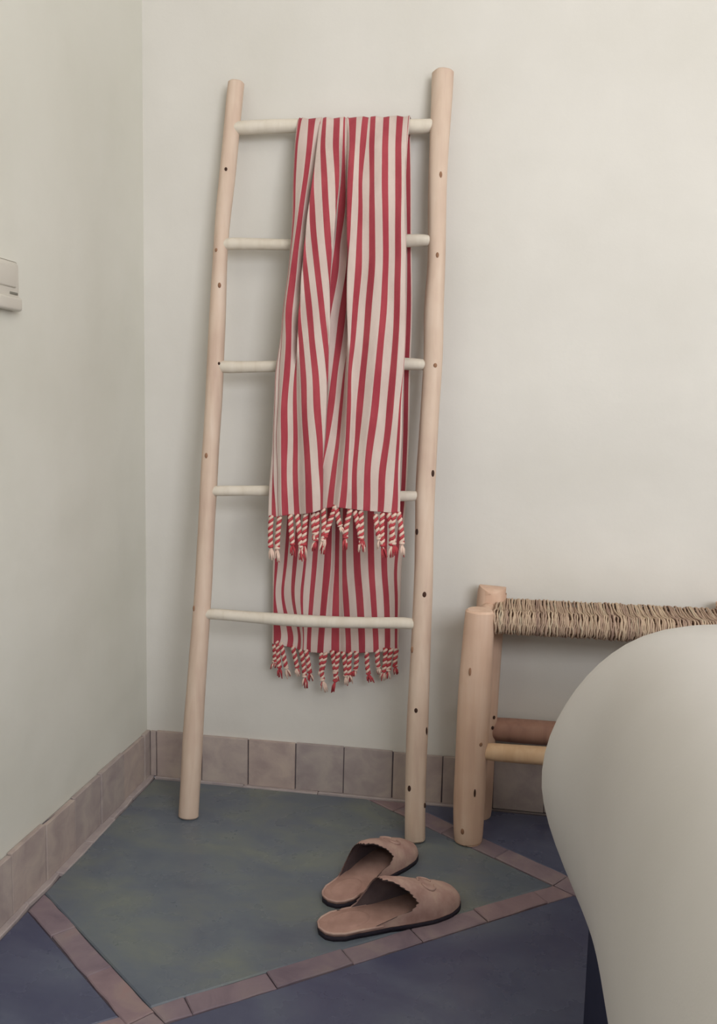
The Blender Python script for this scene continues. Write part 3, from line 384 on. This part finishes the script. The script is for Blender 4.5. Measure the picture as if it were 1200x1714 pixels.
FRONT_TASSELS=[[0.3065, -0.1532, 0.5848, 0.3105, -0.1611, 0.5083], [0.3222, -0.1534, 0.5833, 0.3207, -0.1613, 0.5056], [0.342, -0.1529, 0.5885, 0.3514, -0.1603, 0.5157], [0.3542, -0.1528, 0.589, 0.3672, -0.1609, 0.5101], [0.3706, -0.1525, 0.5918, 0.3703, -0.1604, 0.5145], [0.3838, -0.1525, 0.5924, 0.3901, -0.1574, 0.5444], [0.3914, -0.1522, 0.5948, 0.3886, -0.1592, 0.5261], [0.4021, -0.1515, 0.6017, 0.4019, -0.1595, 0.5236], [0.4248, -0.1508, 0.609, 0.4016, -0.1587, 0.531], [0.426, -0.151, 0.6069, 0.4398, -0.1557, 0.5606], [0.4512, -0.1515, 0.6015, 0.4452, -0.1585, 0.5331], [0.46, -0.1517, 0.5998, 0.4765, -0.1581, 0.5368], [0.4707, -0.1514, 0.6023, 0.4735, -0.1588, 0.5302], [0.4969, -0.1522, 0.5949, 0.5089, -0.1582, 0.5362], [0.5096, -0.1519, 0.5976, 0.517, -0.1599, 0.5196], [0.5203, -0.1519, 0.598, 0.5339, -0.1594, 0.5247], [0.531, -0.1518, 0.5985, 0.5298, -0.1596, 0.5224], [0.5384, -0.1516, 0.6009, 0.5467, -0.1593, 0.5253]]
BACK_TASSELS=[[0.2846, -0.04, 0.3126, 0.2827, -0.04, 0.2661], [0.2906, -0.04, 0.3227, 0.2988, -0.04, 0.2477], [0.2979, -0.04, 0.3183, 0.3146, -0.04, 0.2489], [0.3223, -0.04, 0.3127, 0.3352, -0.04, 0.2553], [0.3381, -0.04, 0.3089, 0.3477, -0.04, 0.2318], [0.349, -0.04, 0.3072, 0.3596, -0.04, 0.2449], [0.3803, -0.04, 0.3046, 0.3876, -0.04, 0.2276], [0.3886, -0.04, 0.3051, 0.3787, -0.04, 0.2585], [0.4017, -0.04, 0.3085, 0.41, -0.04, 0.2487], [0.4137, -0.04, 0.3069, 0.4081, -0.04, 0.2267], [0.4232, -0.04, 0.3075, 0.4293, -0.04, 0.2429], [0.4374, -0.04, 0.3085, 0.4399, -0.04, 0.2485], [0.4492, -0.04, 0.3105, 0.4456, -0.04, 0.261], [0.4704, -0.04, 0.3132, 0.479, -0.04, 0.2514], [0.4915, -0.04, 0.317, 0.4974, -0.04, 0.2696], [0.5066, -0.04, 0.3204, 0.5024, -0.04, 0.258], [0.5183, -0.04, 0.3212, 0.514, -0.04, 0.2613], [0.5287, -0.04, 0.3243, 0.5278, -0.04, 0.2719]]

tw = empty('striped_towel', (.37, -.03, 1.29), 'red and white striped cotton towel with tasselled fringe hanging over the top rung', 'towel')
def grid_obj(name, rows_, parent):
    nr, nc = len(rows_), len(rows_[0]); vs = [v for r in rows_ for v in r]; fs = []; mi = []
    for j in range(nr-1):
        for i in range(nc-1):
            a = j*nc+i; fs.append((a, a+1, a+nc+1, a+nc)); mi.append(1 if i % 2 else 0)
    me = mesh(vs, fs)
    o = link(name, me, [M_cw, M_cr], parent)
    for p, k_ in zip(o.data.polygons, mi): p.material_index = k_
    cr = me.attributes.new('crease_edge', 'FLOAT', 'EDGE')
    nc_ = nc
    cr.data.foreach_set('value', [.72 if abs(e.vertices[0]-e.vertices[1]) == nc_ else 0.0 for e in me.edges])
    s = o.modifiers.new('sub', 'SUBSURF'); s.levels = s.render_levels = 2
    so = o.modifiers.new('thick', 'SOLIDIFY'); so.thickness = .0014; so.offset = 0
    return o
def dense(rows_, n):
    out = []; m_ = len(rows_)
    for i in range(m_-1):
        for k in range(n):
            t = k/n; row = []
            for c in range(len(rows_[0])):
                p0, p1, p2, p3 = rows_[max(0, i-1)][c], rows_[i][c], rows_[i+1][c], rows_[min(m_-1, i+2)][c]
                v = [.5*((2*b)+(-a+c_)*t+(2*a-5*b+4*c_-d)*t*t+(-a+3*b-3*c_+d)*t**3) for a, b, c_, d in zip(p0, p1, p2, p3)]
                row.append(v)
            out.append(row)
    out.append([list(p) for p in rows_[-1]]); return out
# over-the-rung rows
rung_y = -.163+.1022*1.2955; RR = .0158
def arc_rows():
    out = []
    top, nxt = FRONT[0], FRONT[1]
    for deg, f in ((200, 0), (165, 0), (130, 0), (95, 0), (60, .15), (28, .45)):
        a = math.radians(deg); row = []
        for i, (p, q_) in enumerate(zip(top, nxt)):
            x = p[0]+(q_[0]-p[0])*f; zc = 1.2975+(x-.19)*(-.0095)
            rr = RR + .0015*math.sin(i*2.1)
            row.append((x, rung_y-rr*math.cos(a), zc+rr*math.sin(a)))
        out.append(row)
    return out
rows_ = arc_rows() + dense(FRONT[1:], 3)
# gentle ripples of the hanging cloth
for j, r in enumerate(rows_[6:]):
    for i, p in enumerate(r):
        f = min(1, j/8)
        p[1] += .0022*f*noise.noise(Vector((p[0]*40, 0, p[2]*9)))
        p[0] += .0012*f*noise.noise(Vector((p[0]*30, 5, p[2]*14)))
grid_obj('front_drape', rows_, tw)
bk = dense(BACK, 3)
for j, r in enumerate(bk):
    for i, p in enumerate(r):
        p[1] += .0015*noise.noise(Vector((p[0]*40, 3, p[2]*9)))*min(1, j/6)
topb = []
for i, p in enumerate(bk[0]):
    topb.append([p[0], rung_y-.001, 1.2975+(p[0]-.19)*(-.0095)+.0140])
mid = [[p[0], -.0165, 1.3055] for p in bk[0]]
grid_obj('back_drape', [topb, mid]+[[[p[0], max(p[1], -.0165) if j < 3 else p[1], p[2]] for p in r] for j, r in enumerate(bk)], tw)

def tassel(p0, p1, parent, seed):
    rnd = random.Random(seed)
    p0, p1 = Vector(p0), Vector(p1); d = p1-p0; L = d.length
    ax = d.normalized(); u = ax.cross(Vector((0, 1, 0))).normalized(); v = ax.cross(u)
    vs = []; fs = []; mi = []
    def add(path, rad, k_, seg=6):
        b0 = len(vs); a, f = tube_data(path, rad, seg); vs.extend(a); fs.extend(tuple(b0+i for i in ff) for ff in f); mi.extend([k_]*len(f))
    turns = L*.68/.0115; n = 34; bow = rnd.uniform(-.003, .003)
    cen = lambda t: p0+d*t+u*(bow*math.sin(t*math.pi))
    for s in range(2):
        path = []; rad = []
        for i in range(n):
            t = i/(n-1)*.70; a = 2*math.pi*turns*(t/.70)+s*math.pi
            R_ = .0026
            path.append(cen(t)+u*math.cos(a)*R_+v*math.sin(a)*R_); rad.append(.0026)
        add(path, rad, s)
    # knot and frayed end
    add([cen(.68), cen(.70), cen(.73), cen(.75)], [.003, .0052, .0052, .003], seed % 2, 8)
    for i in range(9):
        a = rnd.uniform(0, 6.28); sp = rnd.uniform(.002, .0075)
        e = cen(1)+(u*math.cos(a)+v*math.sin(a)*.5)*sp+d*rnd.uniform(-.06, .05)
        m_ = (cen(.73)+e)/2+(u*math.cos(a)+v*math.sin(a))*.0015
        add([cen(.73), m_, e], [.0015, .0019, .0009], (i+seed) % 2 if i < 3 else (seed//2) % 2, 5)
    me = mesh(vs, fs); o = link('tassel', me, [M_tw, M_tr], parent)
    for p, k_ in zip(o.data.polygons, mi): p.material_index = k_
for i, t in enumerate(FRONT_TASSELS): tassel(t[:3], t[3:], tw, i*3+1)
for i, t in enumerate(BACK_TASSELS): tassel(t[:3], t[3:], tw, i*5+2)

# ------------------------------------------------------------------ rush stool
st = empty('rush_stool', (.89, -.09, 0), 'low log-legged stool with a woven rush seat standing against the wall', 'stool')
legF = [(.6825, -.147, 0, .0240), (.6820, -.147, .02, .0262), (.6815, -.147, .08, .0282), (.6830, -.147, .2, .0292), (.6850, -.147, .32, .0288), (.6870, -.147, .40, .0275), (.6880, -.147, .4335, .0262)]
legB = [(.6960, -.037, 0, .0230), (.6975, -.037, .02, .0250), (.699, -.037, .15, .0262), (.702, -.037, .3, .0270), (.7060, -.037, .43, .0270), (.7075, -.037, .4445, .0265)]
lf = log('leg', legF, M_leg, st, wob=.06, seed=21, bevel=.004); lb_ = log('leg', legB, M_leg, st, wob=.06, seed=22, bevel=.004)
log('leg', [(1.120+(.6885-p[0]), p[1], p[2], p[3]) for p in legF], M_leg, st, wob=.06, seed=23, bevel=.004)
log('leg', [(1.134+(.7075-p[0]), p[1], p[2]-.0 if p[2] < .44 else .437, p[3]) for p in legB], M_leg, st, wob=.06, seed=24, bevel=.004)
log('front_stretcher', [(.69, -.147, .1735, .0130), (.72, -.147, .1737, .0155), (.80, -.147, .1740, .0165), (.9, -.147, .1755, .0160), (1.05, -.147, .178, .0155), (1.12, -.147, .178, .013)], M_stretcher, st, seed=31)
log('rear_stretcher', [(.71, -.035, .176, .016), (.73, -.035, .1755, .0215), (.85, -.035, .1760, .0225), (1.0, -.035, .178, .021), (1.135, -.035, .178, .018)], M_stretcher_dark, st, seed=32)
for x in (.692, 1.12):
    log('side_stretcher', [(x, -.147, .235, .010), (x+.003, -.09, .237, .012), (x+.008, -.035, .235, .010)], M_stretcher, st, seed=33)
    log('side_rail', [(x+.004, -.147, .410, .014), (x+.007, -.09, .412, .016), (x+.012, -.035, .414, .014)], M_leg, st, seed=34)
for yy in (-.145, -.038):
    log('seat_rail', [(.69, yy, .412, .0115), (.80, yy, .411, .012), (1.0, yy, .413, .012), (1.13, yy, .415, .0115)], M_leg, st, seed=35)
# cords of rush wrapped over both rails
vs = []; fs = []; sh = []
sec = []
def section(inset):
    pts = []
    yf, yb_, zt, zb = -.163+inset, -.019-inset, .4355-inset, .3885+inset
    r = .020-inset*.4
    for cy, cz, a0, a1 in ((yf+r, zb+r, 270, 180), (yf+r, zt-r, 180, 90), (yb_-r, zt-r, 90, 0), (yb_-r, zb+r, 0, -90)):
        for k in range(6):
            a = math.radians(a0+(a1-a0)*k/5); pts.append((cy+r*math.cos(a), cz+r*math.sin(a)))
        if (cy, cz) == (yf+r, zt-r):
            for k in range(1, 5): t = k/5; pts.append((yf+r+(yb_-yf-2*r)*t, zt-.006*math.sin(math.pi*t)))
    return pts
x = .7130; ci = 0
while x < 1.112:
    rr = random.uniform(.0011, .0021); ins = random.uniform(0, .0028); sv = random.random()*.5+.2*noise.noise(Vector((x*30, 0, 0)))
    x += rr*.9
    pts = section(ins+.002)
    lift = .003*max(0, (x-.72))/.38
    n = len(pts); b0 = len(vs); seg = 5; skew = random.uniform(-.002, .002)
    for i, (yy, zz) in enumerate(pts):
        a, c_ = pts[i-1], pts[(i+1) % n]; ty, tz = c_[0]-a[0], c_[1]-a[1]; l = math.hypot(ty, tz) or 1; ny, nz = -tz/l, ty/l
        # outward normal
        cyc, czc = -.091, .411
        if ny*(yy-cyc)+nz*(zz-czc) < 0: ny, nz = -ny, -nz
        wx = skew*math.sin(i*.5)+.0007*math.sin(i*1.7+ci)
        for k in range(seg):
            an = 2*math.pi*k/seg+i*.5
            vs.append((x+wx+math.cos(an)*rr, yy+ny*math.sin(an)*rr, zz+nz*math.sin(an)*rr+lift)); sh.append(sv)
    for i in range(n):
        for k in range(seg):
            fs.append((b0+i*seg+k, b0+i*seg+(k+1) % seg, b0+((i+1) % n)*seg+(k+1) % seg, b0+((i+1) % n)*seg+k))
    x += rr*.9; ci += 1
me = mesh(vs, fs); at = me.attributes.new('shade', 'FLOAT', 'POINT'); at.data.foreach_set('value', sh)
o = link('rush_seat', me, M_rush, st); tag(o, 'woven straw coloured rush seat', kind='stuff')
for z, sd, rx, rz, m_ in [(.327, -.35, .0020, .0075, M_knot_soft), (.105, .35, .0020, .0075, M_knot), (.195, .55, .0035, .004, M_knot_soft), (.03, -.35, .0035, .006, M_knot_soft)]:
    place_knot(lf, legF, z, sd, rx, rz, m_)
for z, sd in [(.205, .75), (.185, .7)]: place_knot(lb_, legB, z, sd, .003, .0035, M_knot)

# ------------------------------------------------------------------ bed with plump white cover
bed = empty('bed', (1.5, -1.5, 0), 'corner of a bed under a plump white linen cover with dark blue base', 'bed')
rbox('bed_base', .850, 2.05, -2.6, -.609, .0, .20, M_bedframe, bed, .006)
def rrect(x0, x1, y0, y1, r, n=14, ms=60):
    pts = []
    cs = ((x1-r, y1-r, 0), (x0+r, y1-r, 90), (x0+r, y0+r, 180), (x1-r, y0+r, 270))
    for i, (cx_, cy_, a0) in enumerate(cs):
        for k in range(n+1):
            a = math.radians(a0+90*k/n); pts.append((cx_+r*math.cos(a), cy_+r*math.sin(a)))
        nx = cs[(i+1) % 4]; a = math.radians(a0+90)
        q0 = pts[-1]; a2 = math.radians(nx[2]); q1 = (nx[0]+r*math.cos(a2), nx[1]+r*math.sin(a2))
        for k in range(1, ms): pts.append((q0[0]+(q1[0]-q0[0])*k/ms, q0[1]+(q1[1]-q0[1])*k/ms))
    return pts
prof = [(.168, .10), (.165, .030), (.176, .022), (.205, .012), (.25, .004), (.30, .0), (.34, .0), (.385, .002), (.425, .008), (.46, .018), (.49, .034), (.515, .056), (.533, .085), (.545, .125), (.551, .18), (.555, .27), (.556, .40)]
vs = []; fs = []
BX0, BX1, BY0, BY1 = .829, 2.11, -2.66, -.525
for z, ins in prof:
    for i, (px_, py_) in enumerate(rrect(BX0+ins, BX1-ins, BY0+ins, BY1-ins, max(.03, .10-ins*.2))):
        nz = noise.noise(Vector((px_*5, py_*4, z*3)))*.008
        # the cover puffs out at the foot corner
        g = math.exp(-((py_+.60)/(.105 if py_ < -.60 else .16))**2)*max(0, 1-(px_-BX0)/.25)*math.exp(-((z-.34)/.14)**2)
        vs.append((px_-.050*g, py_, z+(nz+.011*max(0, min(1, (z-.4)/.12)))*(1 if z > .2 else 0)))
n = len(vs)//len(prof)
for j in range(len(prof)-1):
    for i in range(n): fs.append((j*n+i, j*n+(i+1) % n, (j+1)*n+(i+1) % n, (j+1)*n+i))
fs.append(tuple((len(prof)-1)*n+i for i in range(n)))
o = link('bed_cover', mesh(vs, fs), M_linen, bed)
q_ = o.modifiers.new('s', 'SUBSURF'); q_.levels = q_.render_levels = 1

# ------------------------------------------------------------------ slippers
def slipper(loc, ang, flip, label, sc_=1.0):
    root = empty('suede_slipper', loc, label, 'slipper', 'tan suede slippers on the floor')
    T = Matrix.Translation(loc) @ Matrix.Rotation(math.radians(ang), 4, 'Z') @ Matrix.Scale(sc_, 4)
    L = .240
    hwk = [(0, 0), (.004, .014), (.012, .0225), (.03, .0295), (.06, .0305), (.10, .0305), (.14, .0350), (.175, .0385), (.205, .0360), (.225, .0270), (.235, .0165), (.2385, .009), (.240, 0)]
    def hw(s):
        for (a, va), (b_, vb) in zip(hwk[:-1], hwk[1:]):
            if a <= s <= b_:
                return va+(vb-va)*((s-a)/(b_-a))
        return 0
    def cl(s): return flip*(-.006*math.sin(max(0, min(1, (s-.05)/.19))*math.pi))   # foot curve
    def put(name, vs_, fs_, m_, sub=0, sol=0):
        me_ = mesh([T @ Vector(v) for v in vs_], fs_); o_ = link(name, me_, m_, root)
        if sub: q_ = o_.modifiers.new('s', 'SUBSURF'); q_.levels = q_.render_levels = sub
        if sol: q_ = o_.modifiers.new('t', 'SOLIDIFY'); q_.thickness = sol; q_.offset = -1
        return o_
    ss = [0, .0015, .004, .008, .014, .022]+[.03+.01*i for i in range(18)]+[.208, .215, .222, .228, .233, .2365, .239, .240]
    def slab(name, z0, z1, grow, m_, s_max=1, dish=0.0):
        out = [(s, 1) for s in ss if s <= s_max]+[(s, -1) for s in reversed(ss[1:-1]) if s <= s_max]
        v = []; f = []; n_ = len(out)
        rim = [(z0, -.0015), (z0, 0), (z1-.0012, 0), (z1, -.0015)]
        for z, gr in rim:
            for s, sd in out:
                k_ = (s-L/2)*(1+(grow+gr)/(L/2))+L/2
                v.append((k_, cl(s)+sd*max(0, hw(s)+grow+gr), z))
        for j in range(3):
            for i in range(n_): f.append((j*n_+i, j*n_+(i+1) % n_, (j+1)*n_+(i+1) % n_, (j+1)*n_+i))
        f.append(tuple(range(n_))[::-1]); f.append(tuple(3*n_+i for i in range(n_)))
        return put(name, v, f, m_)
    slab('sole', .0, .0075, .0012, M_sole)
    slab('footbed', .0072, .0125, .0002, M_insole)
    # raised oval heel pad
    v = []; f = []
    for j, (k_, z) in enumerate(((1, .0125), (.94, .0140), (.80, .0143), (.4, .0138))):
        for i in range(28):
            a = 2*math.pi*i/28; v.append((.048+.034*k_*math.cos(a), cl(.05)+.0215*k_*math.sin(a), z))
    for j in range(3):
        for i in range(28): f.append((j*28+i, j*28+(i+1) % 28, (j+1)*28+(i+1) % 28, (j+1)*28+i))
    f.append(tuple(3*28+i for i in range(28)))
    put('heel_pad', v, f, M_insole)
    # vamp
    NT, NS = 97, 26
    hk = [(.05, .018), (.075, .045), (.095, .066), (.11, .068), (.14, .060), (.17, .048), (.20, .038), (.22, .031), (.232, .024), (.238, .016), (.2405, .008)]
    def H(s):
        if s <= hk[0][0]: return hk[0][1]
        for (a, va), (b_, vb) in zip(hk[:-1], hk[1:]):
            if a <= s <= b_:
                t = (s-a)/(b_-a); return va+(vb-va)*t
        return hk[-1][1]
    def SC(u):      # u in -1..1 across, 0 = crest of the tongue
        a = abs(u)
        if u < 0: ks = [(0, .100), (.08, .106), (.25, .122), (.45, .137), (.66, .146), (.80, .136), (.9, .108), (1, .050)]
        else: ks = [(0, .100), (.3, .097), (.6, .088), (.85, .073), (1, .050)]
        for (p, vp), (q_, vq) in zip(ks[:-1], ks[1:]):
            if p <= a <= q_: 
                t = (a-p)/(q_-p); t = t*t*(3-2*t)*.5+t*.5
                return vp+(vq-vp)*t
        return ks[-1][1]
    def surf(s, u, off=0):
        th_ = (1-abs(u))**.9
        a = math.pi/2*(1-abs(u))
        w_ = hw(s)+.0008-off; h_ = H(s)-.008-off
        ex = .8
        yy = (math.cos(a)**ex)*w_*(1 if u > 0 else -1); zz = .0085+(max(0, math.sin(a))**ex)*h_
        return (s, cl(s)+yy, zz)
    v = []; f = []
    for j in range(NS):
        tj = j/(NS-1)
        for i in range(NT):
            u = -1+2*i/(NT-1)
            sc = SC(u)
            if 3 < i < NT-4: sc += (.0014 if i % 4 < 2 else -.0014)*(1-min(1, j/2))
            s = sc+(.2400-sc)*(1-(1-tj)**1.25)
            x_, y_, z_ = surf(s, u)
            fl = max(0, 1-j/3)*.0015
            v.append((x_, y_*(1+fl*8), z_+fl*(1-abs(u))))
    for j in range(NS-1):
        for i in range(NT-1): f.append((j*NT+i, j*NT+i+1, (j+1)*NT+i+1, (j+1)*NT+i))
    vp = put('vamp', v, f, M_suede, 0, 0)
    # lining just under the vamp
    v = []
    for j in range(NS):
        tj = j/(NS-1)
        for i in range(NT):
            u = -1+2*i/(NT-1); sc = SC(u)+.0012
            s = sc+(.236-sc)*(1-(1-tj)**1.25); v.append(surf(s, u, .0016))
    put('lining', v, f, M_lining)
    # low rim running round the heel
    v = []; f = []; N_ = 40
    heel = [(s, 1) for s in reversed([q_ for q_ in ss if q_ <= .09])]+[(s, -1) for s in ss[1:] if s <= .09]
    path = [(s-.0005 if s > .001 else -.0006, cl(s)+sd*(hw(s)+.0004), .0118) for s, sd in heel]
    a, ff = tube_data(path, [.0018]*len(path), 8)
    put('heel_rim', a, ff, M_suede)
    # folded leather ornament on the vamp
    for sg in (-1, 1):
        pth = []
        for k_ in range(9):
            t = k_/8*math.pi; s = .178+.011*math.cos(t)*1.0; u = .06*sg+.34*sg*math.sin(t)*.6
            x_, y_, z_ = surf(s, u); pth.append((x_, y_, z_+.001))
        a, ff = tube_data(pth, [.0013+.0009*math.sin(k_/8*math.pi) for k_ in range(9)], 8)
        put('bow_loop', a, ff, M_suede)
    return root
slipper((.4765, -.4830, 0), 34.5, 1, 'tan suede slipper nearest the camera, its toe beside the tiled strip')
slipper((.4740, -.4060, 0), 61, -1, 'tan suede slipper farther back, toe pointing at the ladder foot', .95)
